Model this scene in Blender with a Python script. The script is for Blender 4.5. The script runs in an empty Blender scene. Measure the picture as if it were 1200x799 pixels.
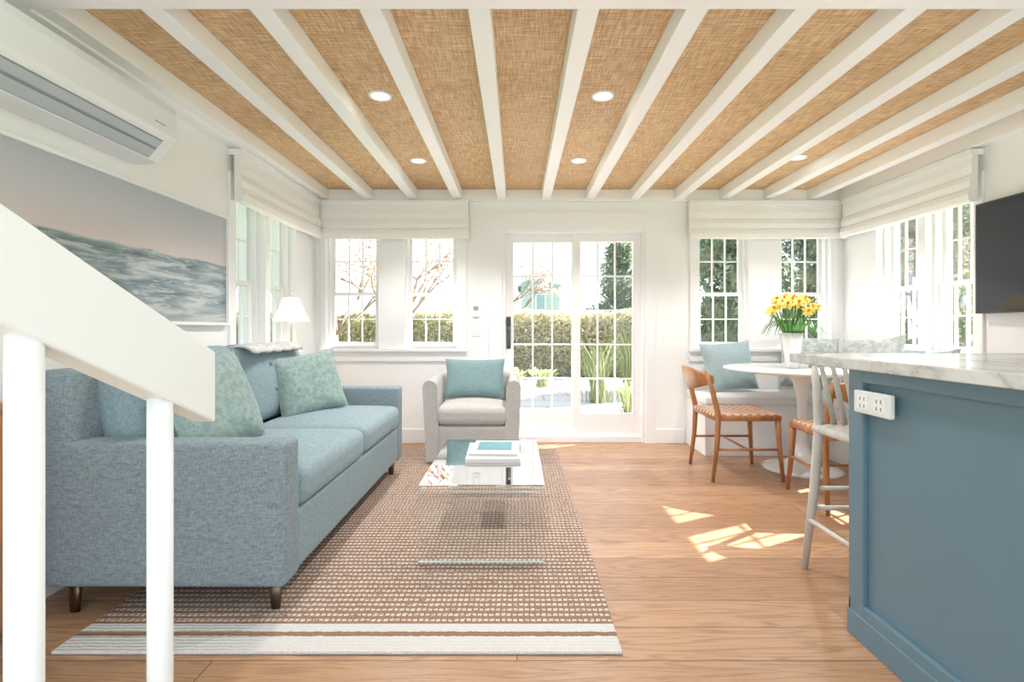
import bpy, math, random
from mathutils import Vector, Matrix
random.seed(7)
sc = bpy.context.scene
COL = sc.collection
H = 1.05
XL, XR, YB = -1.85, 2.99, 4.70
ZB, ZC = 2.225, 2.315      # beam underside, ceiling panel

# ------------------------------------------------------------------ materials
def newmat(name):
    m = bpy.data.materials.new(name); m.use_nodes = True
    nt = m.node_tree; b = nt.nodes['Principled BSDF']
    return m, nt, b
def N(nt, t, **kw):
    n = nt.nodes.new(t)
    for k, v in kw.items():
        if k in n.inputs.keys(): n.inputs[k].default_value = v
        else: setattr(n, k, v)
    return n
def L(nt, a, b): nt.links.new(a, b)
def math_(nt, op, a, b=None, c=None):
    n = nt.nodes.new('ShaderNodeMath'); n.operation = op
    for i, v in enumerate((a, b, c)):
        if v is None: continue
        if hasattr(v, 'links'): nt.links.new(v, n.inputs[i])
        else: n.inputs[i].default_value = v
    return n.outputs[0]
def mixc(nt, f, a, b, mode='MIX'):
    n = nt.nodes.new('ShaderNodeMix'); n.data_type = 'RGBA'; n.blend_type = mode
    for idx, v in ((0, f), (6, a), (7, b)):
        if hasattr(v, 'links'): nt.links.new(v, n.inputs[idx])
        elif idx == 0: n.inputs[0].default_value = v
        else: n.inputs[idx].default_value = (*v, 1)
    return n.outputs[2]
def ramp(nt, fac, stops):
    n = nt.nodes.new('ShaderNodeValToRGB'); e = n.color_ramp.elements
    while len(e) < len(stops): e.new(0.5)
    for i, (p, c) in enumerate(stops):
        e[i].position = p; e[i].color = (*c, 1) if len(c) == 3 else c
    L(nt, fac, n.inputs[0]); return n.outputs[0]
def coords(nt, scale=(1, 1, 1), kind='Object'):
    tc = nt.nodes.new('ShaderNodeTexCoord'); mp = nt.nodes.new('ShaderNodeMapping')
    mp.inputs['Scale'].default_value = scale
    L(nt, tc.outputs[kind], mp.inputs[0]); return mp.outputs[0]
def noise(nt, vec, scale, detail=3, rough=.5, dist=0):
    n = N(nt, 'ShaderNodeTexNoise', Scale=scale, Detail=detail, Roughness=rough, Distortion=dist)
    L(nt, vec, n.inputs['Vector']); return n.outputs['Fac']
def bump(nt, b, h, s=.3, d=.01):
    n = N(nt, 'ShaderNodeBump', Strength=s, Distance=d); L(nt, h, n.inputs['Height']); L(nt, n.outputs[0], b.inputs['Normal'])

def plain(name, col, rough=.5, metal=0, var=.06, vs=6, bs=0, bscale=60, em=None, spec=None):
    m, nt, b = newmat(name)
    v = coords(nt); f = noise(nt, v, vs)
    a = tuple(max(0, c*(1-var)) for c in col); c2 = tuple(min(1, c*(1+var)) for c in col)
    L(nt, mixc(nt, f, a, c2), b.inputs['Base Color'])
    b.inputs['Roughness'].default_value = rough; b.inputs['Metallic'].default_value = metal
    if spec is not None: b.inputs['Specular IOR Level'].default_value = spec
    if bs: bump(nt, b, noise(nt, v, bscale), bs, .004)
    if em: b.inputs['Emission Color'].default_value = (*em[0], 1); b.inputs['Emission Strength'].default_value = em[1]
    return m
def fabric(name, c1, c2, sc_=260, blotch=None):
    m, nt, b = newmat(name)
    v1 = coords(nt, (1, 1, .25)); v2 = coords(nt, (.25, .25, 1))
    f = math_(nt, 'MULTIPLY_ADD', noise(nt, v1, sc_, 2), .5, math_(nt, 'MULTIPLY', noise(nt, v2, sc_, 2), .5))
    f2 = math_(nt, 'MULTIPLY_ADD', math_(nt, 'SUBTRACT', f, .5), 3.2, .5)
    col = mixc(nt, f2, c1, c2)
    if blotch:
        n = noise(nt, coords(nt), blotch[1], 4, .6)
        k = ramp(nt, n, [(.48, (0, 0, 0)), (.56, (1, 1, 1))])
        col = mixc(nt, math_(nt, 'MULTIPLY', k, blotch[2]), col, blotch[0])
    L(nt, col, b.inputs['Base Color']); b.inputs['Roughness'].default_value = .95
    b.inputs['Specular IOR Level'].default_value = .15
    b.inputs['Sheen Weight'].default_value = .1
    bump(nt, b, f, .35, .003); return m
def wood(name, c1, c2, axis='X', rough=.45, s=1):
    m, nt, b = newmat(name)
    sc3 = {'X': (1, 9, 9), 'Y': (9, 1, 9), 'Z': (9, 9, 1)}[axis]
    n = noise(nt, coords(nt, sc3), 5*s, 4, .6, .6)
    L(nt, ramp(nt, n, [(.3, c1), (.7, c2)]), b.inputs['Base Color']); b.inputs['Roughness'].default_value = rough
    return m
def leafmat(name, cols, trans=.4):
    m, nt, b = newmat(name)
    g = nt.nodes.new('ShaderNodeNewGeometry')
    st = [(i/max(1, len(cols)-1), c) for i, c in enumerate(cols)]
    c = ramp(nt, g.outputs['Random Per Island'], st)
    L(nt, c, b.inputs['Base Color'])
    b.inputs['Roughness'].default_value = .7; b.inputs['Specular IOR Level'].default_value = .1
    t = N(nt, 'ShaderNodeBsdfTranslucent'); L(nt, c, t.inputs[0]); mx = N(nt, 'ShaderNodeMixShader'); mx.inputs[0].default_value = trans
    L(nt, b.outputs[0], mx.inputs[1]); L(nt, t.outputs[0], mx.inputs[2]); L(nt, mx.outputs[0], nt.nodes['Material Output'].inputs[0])
    return m

M_wall = plain('wall_paint', (.90, .902, .905), .6, var=.01, bs=.05, bscale=200)
M_trim = plain('trim_paint', (.885, .89, .90), .35, var=.01)
M_beam = plain('beam_paint', (.92, .92, .92), .45, var=.02, vs=3)
M_shade = fabric('linen_shade', (.82, .81, .79), (.91, .90, .89), 200)
M_blue = plain('island_blue', (.105, .195, .258), .45, var=.03, vs=3)
M_black = plain('black_metal', (.02, .02, .02), .4)
M_chrome = plain('chrome', (.5, .48, .45), .25, 1)
M_bronze = plain('bronze_metal', (.16, .12, .09), .35, 1)
M_white_gl = plain('white_gloss', (.88, .88, .88), .2, var=.01)
M_plastic = plain('white_plastic', (.80, .82, .84), .35, var=.01)
M_grey = plain('grey_plastic', (.26, .30, .35), .5)
M_grey2 = plain('louvre_plastic', (.42, .47, .52), .4)
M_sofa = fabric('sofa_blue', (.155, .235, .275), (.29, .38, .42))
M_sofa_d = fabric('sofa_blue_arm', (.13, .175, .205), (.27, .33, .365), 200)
M_sage = fabric('sage_pillow', (.16, .25, .24), (.29, .39, .37), 150, ((.36, .45, .42), 38, .4))
M_teal = fabric('teal_pillow', (.13, .22, .235), (.21, .315, .33), 240)
M_lblue = fabric('light_blue_pillow', (.26, .37, .40), (.37, .48, .505), 240)
M_pgrey = fabric('patterned_grey_pillow', (.30, .345, .335), (.47, .51, .49), 120, ((.66, .68, .65), 20, .6))
M_cream = fabric('armchair_linen', (.38, .365, .35), (.55, .535, .515))
M_bench = fabric('bench_fabric', (.78, .78, .77), (.88, .88, .87))
M_throw = fabric('throw_fabric', (.40, .40, .395), (.68, .67, .66), 60)
M_stool = wood('whitewashed_wood', (.50, .485, .455), (.68, .66, .63), 'Z')
M_chair = wood('chair_wood', (.28, .10, .03), (.48, .20, .07), 'Z')
M_cab = wood('cabinet_wood', (.32, .13, .045), (.50, .23, .09), 'Z')
M_glassy = plain('screen', (.02, .025, .04), .08, var=.3, vs=1.2)

def glassmat(name, gl=.06, tint=(1, 1, 1)):
    m, nt, b = newmat(name); nt.nodes.remove(b)
    t = N(nt, 'ShaderNodeBsdfTransparent'); t.inputs[0].default_value = (*tint, 1)
    g = N(nt, 'ShaderNodeBsdfGlossy', Roughness=.02)
    fr = N(nt, 'ShaderNodeFresnel', IOR=1.45)
    mx = N(nt, 'ShaderNodeMixShader')
    L(nt, math_(nt, 'MULTIPLY', fr.outputs[0], gl), mx.inputs[0])
    L(nt, t.outputs[0], mx.inputs[1]); L(nt, g.outputs[0], mx.inputs[2])
    L(nt, mx.outputs[0], nt.nodes['Material Output'].inputs[0]); return m
M_glass = glassmat('window_glass', .6)
M_acryl = glassmat('acrylic', 1.0, (.97, .988, .992))
m, nt, b = newmat('acrylic_edge'); M_acedge = m
b.inputs['Base Color'].default_value = (.72, .85, .88, 1); b.inputs['Roughness'].default_value = .1
b.inputs['Transmission Weight'].default_value = .4

# ceiling burlap
m, nt, b = newmat('grasscloth'); M_burlap = m
fa = noise(nt, coords(nt, (1, .05, 1)), 190, 3, .6)
fb = noise(nt, coords(nt, (.05, 1, 1)), 190, 3, .6)
fc = noise(nt, coords(nt), 1.4, 2)
s_ = math_(nt, 'ADD', math_(nt, 'MULTIPLY', fa, .5), math_(nt, 'MULTIPLY', fb, .5))
s_ = math_(nt, 'ADD', s_, math_(nt, 'MULTIPLY', math_(nt, 'SUBTRACT', fc, .5), .12))
L(nt, ramp(nt, s_, [(.36, (.34, .18, .07)), (.5, (.60, .375, .18)), (.62, (.82, .61, .36))]), b.inputs['Base Color'])
b.inputs['Roughness'].default_value = .7; bump(nt, b, s_, .4, .003)

# oak floor
m, nt, b = newmat('oak_floor'); M_floor = m
tc = nt.nodes.new('ShaderNodeTexCoord'); sp = nt.nodes.new('ShaderNodeSeparateXYZ'); L(nt, tc.outputs['Object'], sp.inputs[0])
PW = .18
br = N(nt, 'ShaderNodeTexBrick', Scale=1.0); br.inputs['Brick Width'].default_value = 2.6; br.inputs['Row Height'].default_value = PW
br.inputs['Mortar Size'].default_value = .0020; br.inputs['Mortar Smooth'].default_value = 0
br.inputs['Color1'].default_value = (0, 0, 0, 1); br.inputs['Color2'].default_value = (1, 1, 1, 1); br.inputs['Mortar'].default_value = (.5, .5, .5, 1)
br.offset = .37; L(nt, tc.outputs['Object'], br.inputs['Vector'])
row = math_(nt, 'FLOOR', math_(nt, 'DIVIDE', sp.outputs[1], PW))
wn = N(nt, 'ShaderNodeTexWhiteNoise', noise_dimensions='1D'); L(nt, row, wn.inputs['W'])
cb = nt.nodes.new('ShaderNodeCombineXYZ')
L(nt, math_(nt, 'MULTIPLY_ADD', sp.outputs[0], .8, math_(nt, 'MULTIPLY', wn.outputs['Value'], 37)), cb.inputs[0])
L(nt, math_(nt, 'MULTIPLY', sp.outputs[1], 11), cb.inputs[1]); L(nt, math_(nt, 'MULTIPLY', br.outputs['Color'], 7), cb.inputs[2])
lo = noise(nt, cb.outputs[0], 1.0, 3, .45, .35)
ring = math_(nt, 'MULTIPLY_ADD', math_(nt, 'SINE', math_(nt, 'MULTIPLY', lo, 95)), .5, .5)
cb2 = nt.nodes.new('ShaderNodeCombineXYZ')
L(nt, math_(nt, 'MULTIPLY', sp.outputs[0], 5), cb2.inputs[0]); L(nt, math_(nt, 'MULTIPLY', sp.outputs[1], 110), cb2.inputs[1])
fine = noise(nt, cb2.outputs[0], 2.5, 4, .7)
fine = ramp(nt, fine, [(.35, (0, 0, 0)), (.65, (1, 1, 1))])
base = mixc(nt, br.outputs['Color'], (.31, .145, .064), (.50, .275, .142))
base = mixc(nt, math_(nt, 'MULTIPLY', math_(nt, 'POWER', ring, 2.2), .62), base, (.18, .068, .026))
base = mixc(nt, math_(nt, 'MULTIPLY', fine, .28), base, (.66, .42, .25))
base = mixc(nt, math_(nt, 'MULTIPLY', br.outputs['Fac'], .9), base, (.06, .025, .01))
L(nt, base, b.inputs['Base Color']); L(nt, math_(nt, 'MULTIPLY_ADD', ring, .12, .32), b.inputs['Roughness'])
bump(nt, b, math_(nt, 'SUBTRACT', math_(nt, 'MULTIPLY', ring, -.4), br.outputs['Fac']), .15, .002)

# rug
m, nt, b = newmat('jute_rug'); M_rug = m
tc = nt.nodes.new('ShaderNodeTexCoord'); sp = nt.nodes.new('ShaderNodeSeparateXYZ'); L(nt, tc.outputs['Object'], sp.inputs[0])
X_, Y_ = sp.outputs[0], sp.outputs[1]
nz = noise(nt, tc.outputs['Object'], 45, 3, .6)
jit = math_(nt, 'MULTIPLY', math_(nt, 'SUBTRACT', nz, .5), .016)
yy = math_(nt, 'ADD', Y_, jit); xx = math_(nt, 'ADD', X_, math_(nt, 'MULTIPLY', jit, .8))
RP = .034
rowi = math_(nt, 'FLOOR', math_(nt, 'DIVIDE', yy, RP))
ry = math_(nt, 'FRACT', math_(nt, 'DIVIDE', yy, RP))
rowm = math_(nt, 'LESS_THAN', ry, .44)
wr = N(nt, 'ShaderNodeTexWhiteNoise', noise_dimensions='1D'); L(nt, rowi, wr.inputs['W'])
xx2 = math_(nt, 'MULTIPLY_ADD', wr.outputs['Value'], .008, xx)
dx = math_(nt, 'LESS_THAN', math_(nt, 'FRACT', math_(nt, 'DIVIDE', xx2, .021)), .70)
big = math_(nt, 'GREATER_THAN', noise(nt, coords(nt, (9, 45, 1)), 2.5, 3), .39)
cm = math_(nt, 'MULTIPLY', math_(nt, 'MULTIPLY', rowm, dx), big)
jn = noise(nt, coords(nt, (60, 200, 1)), 2, 3, .7)
jute = ramp(nt, jn, [(.3, (.17, .09, .055)), (.7, (.41, .255, .175))])
cream = ramp(nt, jn, [(.3, (.52, .46, .41)), (.7, (.78, .72, .665))])
col = mixc(nt, cm, jute, cream)
near = math_(nt, 'LESS_THAN', Y_, .155)
col = mixc(nt, near, col, ramp(nt, jn, [(.3, (.60, .57, .54)), (.7, (.80, .77, .74))]))
st = math_(nt, 'MULTIPLY', math_(nt, 'GREATER_THAN', yy, .082), math_(nt, 'LESS_THAN', yy, .108))
col = mixc(nt, st, col, jute)
L(nt, col, b.inputs['Base Color']); b.inputs['Roughness'].default_value = 1; b.inputs['Specular IOR Level'].default_value = .05
hh = math_(nt, 'SINE', math_(nt, 'MULTIPLY', yy, 2*math.pi/(RP/2))); bump(nt, b, math_(nt, 'ADD', hh, math_(nt, 'MULTIPLY', jn, 2)), .6, .004)

# marble
m, nt, b = newmat('marble'); M_marble = m
v = coords(nt); a = noise(nt, v, 2.2, 6, .6, 1.2); a2 = noise(nt, v, 5, 5, .6, .8)
vein = math_(nt, 'ABSOLUTE', math_(nt, 'SUBTRACT', a, .5))
c = ramp(nt, vein, [(0, (.42, .42, .44)), (.02, (.58, .575, .57)), (.10, (.72, .715, .71))])
c = mixc(nt, math_(nt, 'MULTIPLY', ramp(nt, a2, [(.5, (0, 0, 0)), (.65, (1, 1, 1))]), .3), c, (.50, .48, .47))
L(nt, c, b.inputs['Base Color']); b.inputs['Roughness'].default_value = .18

# painting (seascape print)
m, nt, b = newmat('seascape_print'); M_sea = m
tc = nt.nodes.new('ShaderNodeTexCoord'); sp = nt.nodes.new('ShaderNodeSeparateXYZ'); L(nt, tc.outputs['Object'], sp.inputs[0])
z = math_(nt, 'DIVIDE', sp.outputs[2], .68)
sky = ramp(nt, z, [(.45, (.68, .58, .54)), (.60, (.60, .54, .53)), (.78, (.50, .51, .55)), (1, (.40, .44, .49))])
wv = noise(nt, coords(nt, (1, 1.0, 8)), 3.0, 6, .58, .5)
wv2 = noise(nt, coords(nt, (1, .8, 5)), 7, 6, .65, .9)
sea = ramp(nt, wv, [(.34, (.08, .13, .15)), (.46, (.16, .22, .245)), (.54, (.28, .34, .36)), (.62, (.50, .54, .55))])
foam = math_(nt, 'MULTIPLY', ramp(nt, wv2, [(.54, (0, 0, 0)), (.63, (1, 1, 1))]), .6)
sea = mixc(nt, foam, sea, (.60, .63, .64))
low = ramp(nt, z, [(.0, (.6, .6, .6)), (.18, (0, 0, 0))])
sea = mixc(nt, low, sea, (.38, .39, .39))
hz = ramp(nt, math_(nt, 'MULTIPLY_ADD', noise(nt, coords(nt, (1, 2, 1)), 2.5, 3), .05, z), [(.535, (0, 0, 0)), (.55, (1, 1, 1))])
L(nt, mixc(nt, hz, sea, sky), b.inputs['Base Color']); b.inputs['Roughness'].default_value = .25

# woven seat
m, nt, b = newmat('woven_leather'); M_weave = m
ck = N(nt, 'ShaderNodeTexChecker', Scale=34.0); ck.inputs['Color1'].default_value = (.36, .12, .045, 1); ck.inputs['Color2'].default_value = (.70, .58, .46, 1)
L(nt, coords(nt, (1, 1, .001)), ck.inputs['Vector'])
vv = noise(nt, coords(nt), 40, 3)
L(nt, mixc(nt, math_(nt, 'MULTIPLY', vv, .5), ck.outputs[0], (.42, .17, .08)), b.inputs['Base Color']); b.inputs['Roughness'].default_value = .5
bump(nt, b, ck.outputs['Fac'], .4, .003)

# exterior
m, nt, b = newmat('patio_stone'); M_patio = m
v = coords(nt); br = N(nt, 'ShaderNodeTexBrick', Scale=1.0); br.inputs['Brick Width'].default_value = .9; br.inputs['Row Height'].default_value = .6
br.inputs['Mortar Size'].default_value = .015
br.inputs['Color1'].default_value = (.38, .36, .34, 1); br.inputs['Color2'].default_value = (.46, .44, .41, 1); br.inputs['Mortar'].default_value = (.18, .18, .14, 1)
L(nt, v, br.inputs['Vector']); L(nt, mixc(nt, .25, br.outputs[0], (.44, .42, .39)), b.inputs['Base Color']); b.inputs['Roughness'].default_value = .9
M_lawn = plain('lawn', (.14, .19, .06), 1, var=.4, vs=3, bs=.5)
M_hedge = leafmat('hedge_leaves', [(.22, .25, .12), (.38, .39, .20), (.56, .51, .33), (.42, .34, .24)], .5)
M_green = leafmat('evergreen_leaves', [(.06, .095, .065), (.13, .185, .125), (.24, .30, .20)])
M_bloss = leafmat('blossoms', [(.52, .30, .26), (.70, .50, .46), (.48, .38, .30)])
M_core = plain('foliage_core', (.16, .16, .09), 1, var=.4)
M_bark = plain('bark', (.18, .125, .105), .9, var=.3)
M_blade = leafmat('grass_blades', [(.18, .28, .10), (.34, .40, .18), (.46, .46, .3)])
M_yel = plain('petal_yellow', (.97, .74, .12), .5, var=.12, vs=40)
M_org = plain('trumpet_orange', (.94, .42, .03), .5, var=.1)
M_stem = plain('stem_green', (.09, .28, .05), .5, var=.25, vs=20)
M_hside = plain('shingle_siding', (.30, .36, .42), .9, var=.2)
M_roof = plain('slate_roof', (.20, .27, .35), .9, var=.2)
M_bookw = plain('book_white', (.74, .74, .73), .5); M_bookt = plain('book_teal', (.10, .28, .33), .4, var=.4, vs=12)
M_page = plain('book_pages', (.66, .62, .55), .8)
M_lampsh = plain('lamp_shade_fabric', (.85, .80, .72), .8, em=((1, .86, .66), .4))
M_emit = plain('downlight_lens', (1, 1, 1), .5, em=((1, .95, .85), 12))

# ------------------------------------------------------------------ mesh builder
class MB:
    def __init__(s): s.v = []; s.f = []; s.m = []; s.s = []; s.mats = []
    def mi(s, mat):
        if mat not in s.mats: s.mats.append(mat)
        return s.mats.index(mat)
    def add(s, vs, fs, mat, smooth=False, M=None):
        o = len(s.v); k = s.mi(mat)
        s.v += [tuple(M @ Vector(p)) if M else tuple(p) for p in vs]
        for f in fs: s.f.append([i+o for i in f]); s.m.append(k); s.s.append(smooth)
        return s
    def box(s, x0, x1, y0, y1, z0, z1, mat, M=None):
        x0, x1 = sorted((x0, x1)); y0, y1 = sorted((y0, y1)); z0, z1 = sorted((z0, z1))
        vs = [(x, y, z) for z in (z0, z1) for y in (y0, y1) for x in (x0, x1)]
        fs = [(0, 2, 3, 1), (4, 5, 7, 6), (0, 1, 5, 4), (2, 6, 7, 3), (0, 4, 6, 2), (1, 3, 7, 5)]
        return s.add(vs, fs, mat, False, M)
    def rbox(s, x0, x1, y0, y1, z0, z1, r, mat, crown=0, M=None, n=8, crown_ax=2):
        c = Vector(((x0+x1)/2, (y0+y1)/2, (z0+z1)/2)); h = Vector((abs(x1-x0)/2, abs(y1-y0)/2, abs(z1-z0)/2))
        r = min(r, min(h)*.98)
        def pts(hh):
            a = [-hh+r*(1-math.cos(t*math.pi/6)) for t in range(0, 3)]
            mid = [(-1+2*i/n)*(hh-r) for i in range(0, n+1)]
            return a+mid+[-q for q in reversed(a)]
        vs = []; fs = []; key = {}
        P = [pts(h[i]) for i in range(3)]
        def vert(p):
            k = tuple(round(q, 6) for q in p)
            if k in key: return key[k]
            q = Vector(p); inn = Vector([max(-(h[i]-r), min(h[i]-r, q[i])) for i in range(3)])
            d = q-inn
            if d.length > 1e-9: q = inn+d.normalized()*r
            if crown:
                a1, a2 = [i for i in range(3) if i != crown_ax]
                w = (1-(q[a1]/h[a1])**2)*(1-(q[a2]/h[a2])**2)
                q[crown_ax] += crown*max(0, w)*(1 if q[crown_ax] > 0 else 0)
            key[k] = len(vs); vs.append(tuple(q+c)); return key[k]
        for ax in range(3):
            a1, a2 = (ax+1) % 3, (ax+2) % 3
            for sg in (-1, 1):
                for i in range(len(P[a1])-1):
                    for j in range(len(P[a2])-1):
                        q = []
                        for (ii, jj) in ((i, j), (i+1, j), (i+1, j+1), (i, j+1)):
                            p = [0, 0, 0]; p[ax] = sg*h[ax]; p[a1] = P[a1][ii]; p[a2] = P[a2][jj]; q.append(vert(p))
                        if sg < 0: q.reverse()
                        q2 = []
                        for t in q:
                            if t not in q2: q2.append(t)
                        if len(q2) > 2: fs.append(q2)
        return s.add(vs, fs, mat, True, M)
    def sweep(s, pts, ws, hs, mat, side=(1, 0, 0), n=10, M=None, sq=2.0, smooth=True):
        pts = [Vector(p) for p in pts]; K = len(pts)
        if not hasattr(ws, '__len__'): ws = [ws]*K
        if not hasattr(hs, '__len__'): hs = [hs]*K
        vs = []; fs = []
        for i, p in enumerate(pts):
            t = (pts[min(i+1, K-1)]-pts[max(i-1, 0)]).normalized()
            sd = Vector(side); sd = (sd-t*sd.dot(t))
            if sd.length < 1e-4: sd = Vector((0, 1, 0)); sd = sd-t*sd.dot(t)
            sd.normalize(); up = t.cross(sd)
            for j in range(n):
                a = 2*math.pi*(j+.5)/n; ca, sa = math.cos(a), math.sin(a)
                e = 2/sq
                vs.append(p+sd*ws[i]*math.copysign(abs(ca)**e, ca)+up*hs[i]*math.copysign(abs(sa)**e, sa))
        for i in range(K-1):
            for j in range(n):
                fs.append((i*n+j, i*n+(j+1) % n, (i+1)*n+(j+1) % n, (i+1)*n+j))
        fs.append(tuple(reversed(range(n)))); fs.append(tuple(range((K-1)*n, K*n)))
        return s.add(vs, fs, mat, smooth, M)
    def tube(s, pts, r, mat, n=10, M=None): return s.sweep(pts, r, r, mat, n=n, M=M)
    def lathe(s, prof, mat, n=32, M=None, c=(0, 0)):
        vs = []; fs = []
        for (r, z) in prof:
            for j in range(n):
                a = 2*math.pi*j/n; vs.append((c[0]+r*math.cos(a), c[1]+r*math.sin(a), z))
        for i in range(len(prof)-1):
            for j in range(n): fs.append((i*n+j, i*n+(j+1) % n, (i+1)*n+(j+1) % n, (i+1)*n+j))
        return s.add(vs, fs, mat, True, M)
    def pillow(s, w, h, t, mat, M=None, n=22):
        vs = []; fs = []
        for sg in (1, -1):
            o = len(vs)
            for i in range(n+1):
                for j in range(n+1):
                    u = -1+2*i/n; v = -1+2*j/n
                    k = (max(0, 1-u**4)*max(0, 1-v**4))**.55
                    x = w/2*u*(1-.07*(1-v*v)); y = h/2*v*(1-.07*(1-u*u))
                    wr = .012*math.sin(9*u+4*v)*k*(1-k)*4*.4
                    vs.append((x, y, sg*(t/2*k+wr)))
            for i in range(n):
                for j in range(n):
                    q = [o+i*(n+1)+j, o+(i+1)*(n+1)+j, o+(i+1)*(n+1)+j+1, o+i*(n+1)+j+1]
                    if sg < 0: q.reverse()
                    fs.append(q)
        return s.add(vs, fs, mat, True, M)
    def obj(s, name, parent=None, bevel=0):
        me = bpy.data.meshes.new(name); me.from_pydata(s.v, [], s.f)
        for mt in s.mats: me.materials.append(mt)
        me.polygons.foreach_set('material_index', s.m); me.polygons.foreach_set('use_smooth', s.s); me.update()
        o = bpy.data.objects.new(name, me); COL.objects.link(o)
        if parent: o.parent = parent
        if bevel:
            md = o.modifiers.new('bevel', 'BEVEL'); md.width = bevel; md.segments = 2; md.limit_method = 'ANGLE'; md.angle_limit = math.radians(50)
        return o
def root(name, loc=(0, 0, 0), rz=0):
    e = bpy.data.objects.new(name, None); COL.objects.link(e); e.location = loc; e.rotation_euler = (0, 0, rz); e.empty_display_size = .1; return e
def recentre(o):
    ch = [c for c in o.children if c.type == 'MESH']
    P = [v.co for c in ch for v in c.data.vertices]
    lo = Vector([min(p[i] for p in P) for i in range(3)]); hi = Vector([max(p[i] for p in P) for i in range(3)])
    c = Vector(((lo.x+hi.x)/2, (lo.y+hi.y)/2, lo.z)); o.location = c
    for k in o.children: k.location = Vector(k.location)-c
def orient(loc, normal, up=(0, 0, 1), roll=0):
    z = Vector(normal).normalized(); y = Vector(up); y = (y-z*y.dot(z)).normalized(); x = y.cross(z)
    R = Matrix((x, y, z)).transposed().to_4x4()
    return Matrix.Translation(Vector(loc)) @ R @ Matrix.Rotation(roll, 4, 'Z')

# ------------------------------------------------------------------ room shell
MB().box(XL-.2, XR+.2, -.6, YB+.2, -.12, 0, M_floor).obj('floor')
T = .18
def mapper(side):
    if side == 'back': return lambda u0, u1, d0, d1, z0, z1: (u0, u1, YB+d0, YB+d1, z0, z1)
    if side == 'left': return lambda u0, u1, d0, d1, z0, z1: (XL-d1, XL-d0, u0, u1, z0, z1)
    return lambda u0, u1, d0, d1, z0, z1: (XR+d0, XR+d1, u0, u1, z0, z1)
def wall(name, side, u0, u1, opens):
    mp = mapper(side); mb = MB(); zt = 2.45
    us = sorted({u0, u1, *[o[0] for o in opens], *[o[1] for o in opens]})
    for a, c in zip(us, us[1:]):
        op = [o for o in opens if o[0] <= a and o[1] >= c]
        if not op: mb.box(*mp(a, c, 0, T, 0, zt), M_wall)
        else:
            o = op[0]
            if o[2] > 0: mb.box(*mp(a, c, 0, T, 0, o[2]), M_wall)
            mb.box(*mp(a, c, 0, T, o[3], zt), M_wall)
    return mb.obj(name)
WZ0, WZ1 = .87, 2.02
backw = [(-1.75, -1.27), (-1.03, -.55), (1.66, 2.12), (2.42, 2.87)]
sidew = [(3.34, 3.73), (3.80, 4.24)]
DX0, DX1, DZ = -.14, 1.18, 1.966
wall('wall_back', 'back', XL-.18, XR+.18, [(a, c, WZ0, WZ1) for a, c in backw]+[(DX0, DX1, 0, DZ)])
wall('wall_left', 'left', -.6, YB, [(a, c, WZ0, WZ1) for a, c in sidew])
wall('wall_right', 'right', -.6, YB, [(a, c, WZ0, WZ1) for a, c in sidew])

MB().box(XL-.0, XR+.0, 1.75, YB, ZC, 2.45, M_burlap).obj('ceiling')
MB().box(XL, XR, -.6, 1.75, 2.24, 2.45, M_wall).obj('ceiling_kitchen')
for k in range(-4, 8):
    x = -.14+.4025*k
    w = .041
    MB().box(x-w, x+w, 1.87, YB-.05, ZB, ZC, M_beam).obj('ceiling_beam', bevel=.004)
mb = MB(); mb.box(XL, XR, 1.72, 1.87, 2.215, ZC, M_beam); mb.obj('trim_header', bevel=.004)
MB().box(XL, XR, YB-.05, YB, ZB-.012, ZC, M_beam).obj('trim_crown_back', bevel=.004)
MB().box(XL, XL+.07, 1.87, YB-.05, ZB-.012, ZC, M_beam).obj('trim_crown_left', bevel=.004)
MB().box(XR-.07, XR, 1.87, YB-.05, ZB-.012, ZC, M_beam).obj('trim_crown_right', bevel=.004)

def window(name, side, u0, u1, cols):
    mp = mapper(side); r = root(name); f = MB(); g = MB()
    z0, z1 = WZ0, WZ1; da, db = .07, .12; fr = .022; sa = .028
    for a in ((u0, u0+fr, da-.03, db+.03, z0, z1), (u1-fr, u1, da-.03, db+.03, z0, z1), (u0+fr, u1-fr, da-.03, db+.03, z0, z0+fr), (u0+fr, u1-fr, da-.03, db+.03, z1-fr, z1)): f.box(*mp(*a), M_trim)
    zm = 1.37; a0, a1 = u0+fr, u1-fr
    for (s0, s1, dd) in ((z0+fr, zm+.015, da), (zm-.015, z1-fr, da+.026)):
        e = dd+.024
        for q in ((a0, a0+sa, dd, e, s0, s1), (a1-sa, a1, dd, e, s0, s1), (a0+sa, a1-sa, dd, e, s0, s0+sa+.005), (a0+sa, a1-sa, dd, e, s1-sa, s1)): f.box(*mp(*q), M_trim)
        wi = a1-a0-2*sa
        for i in range(1, cols):
            c = a0+sa+wi*i/cols; f.box(*mp(c-.006, c+.006, dd+.004, e-.004, s0+sa, s1-sa), M_trim)
        c = (s0+s1)/2; f.box(*mp(a0+sa, a1-sa, dd+.005, e-.005, c-.006, c+.006), M_trim)
        g.box(*mp(a0+sa, a1-sa, dd+.010, dd+.013, s0+sa, s1-sa), M_glass)
    f.obj('sash_frame', r); g.obj('glass_pane', r); recentre(r); return r
i = 1
for a, c in backw: window('window_%d' % i, 'back', a, c, 3); i += 1
for a, c in sidew: window('window_%d' % i, 'left', a, c, 3); i += 1
for a, c in sidew: window('window_%d' % i, 'right', a, c, 3); i += 1

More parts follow.
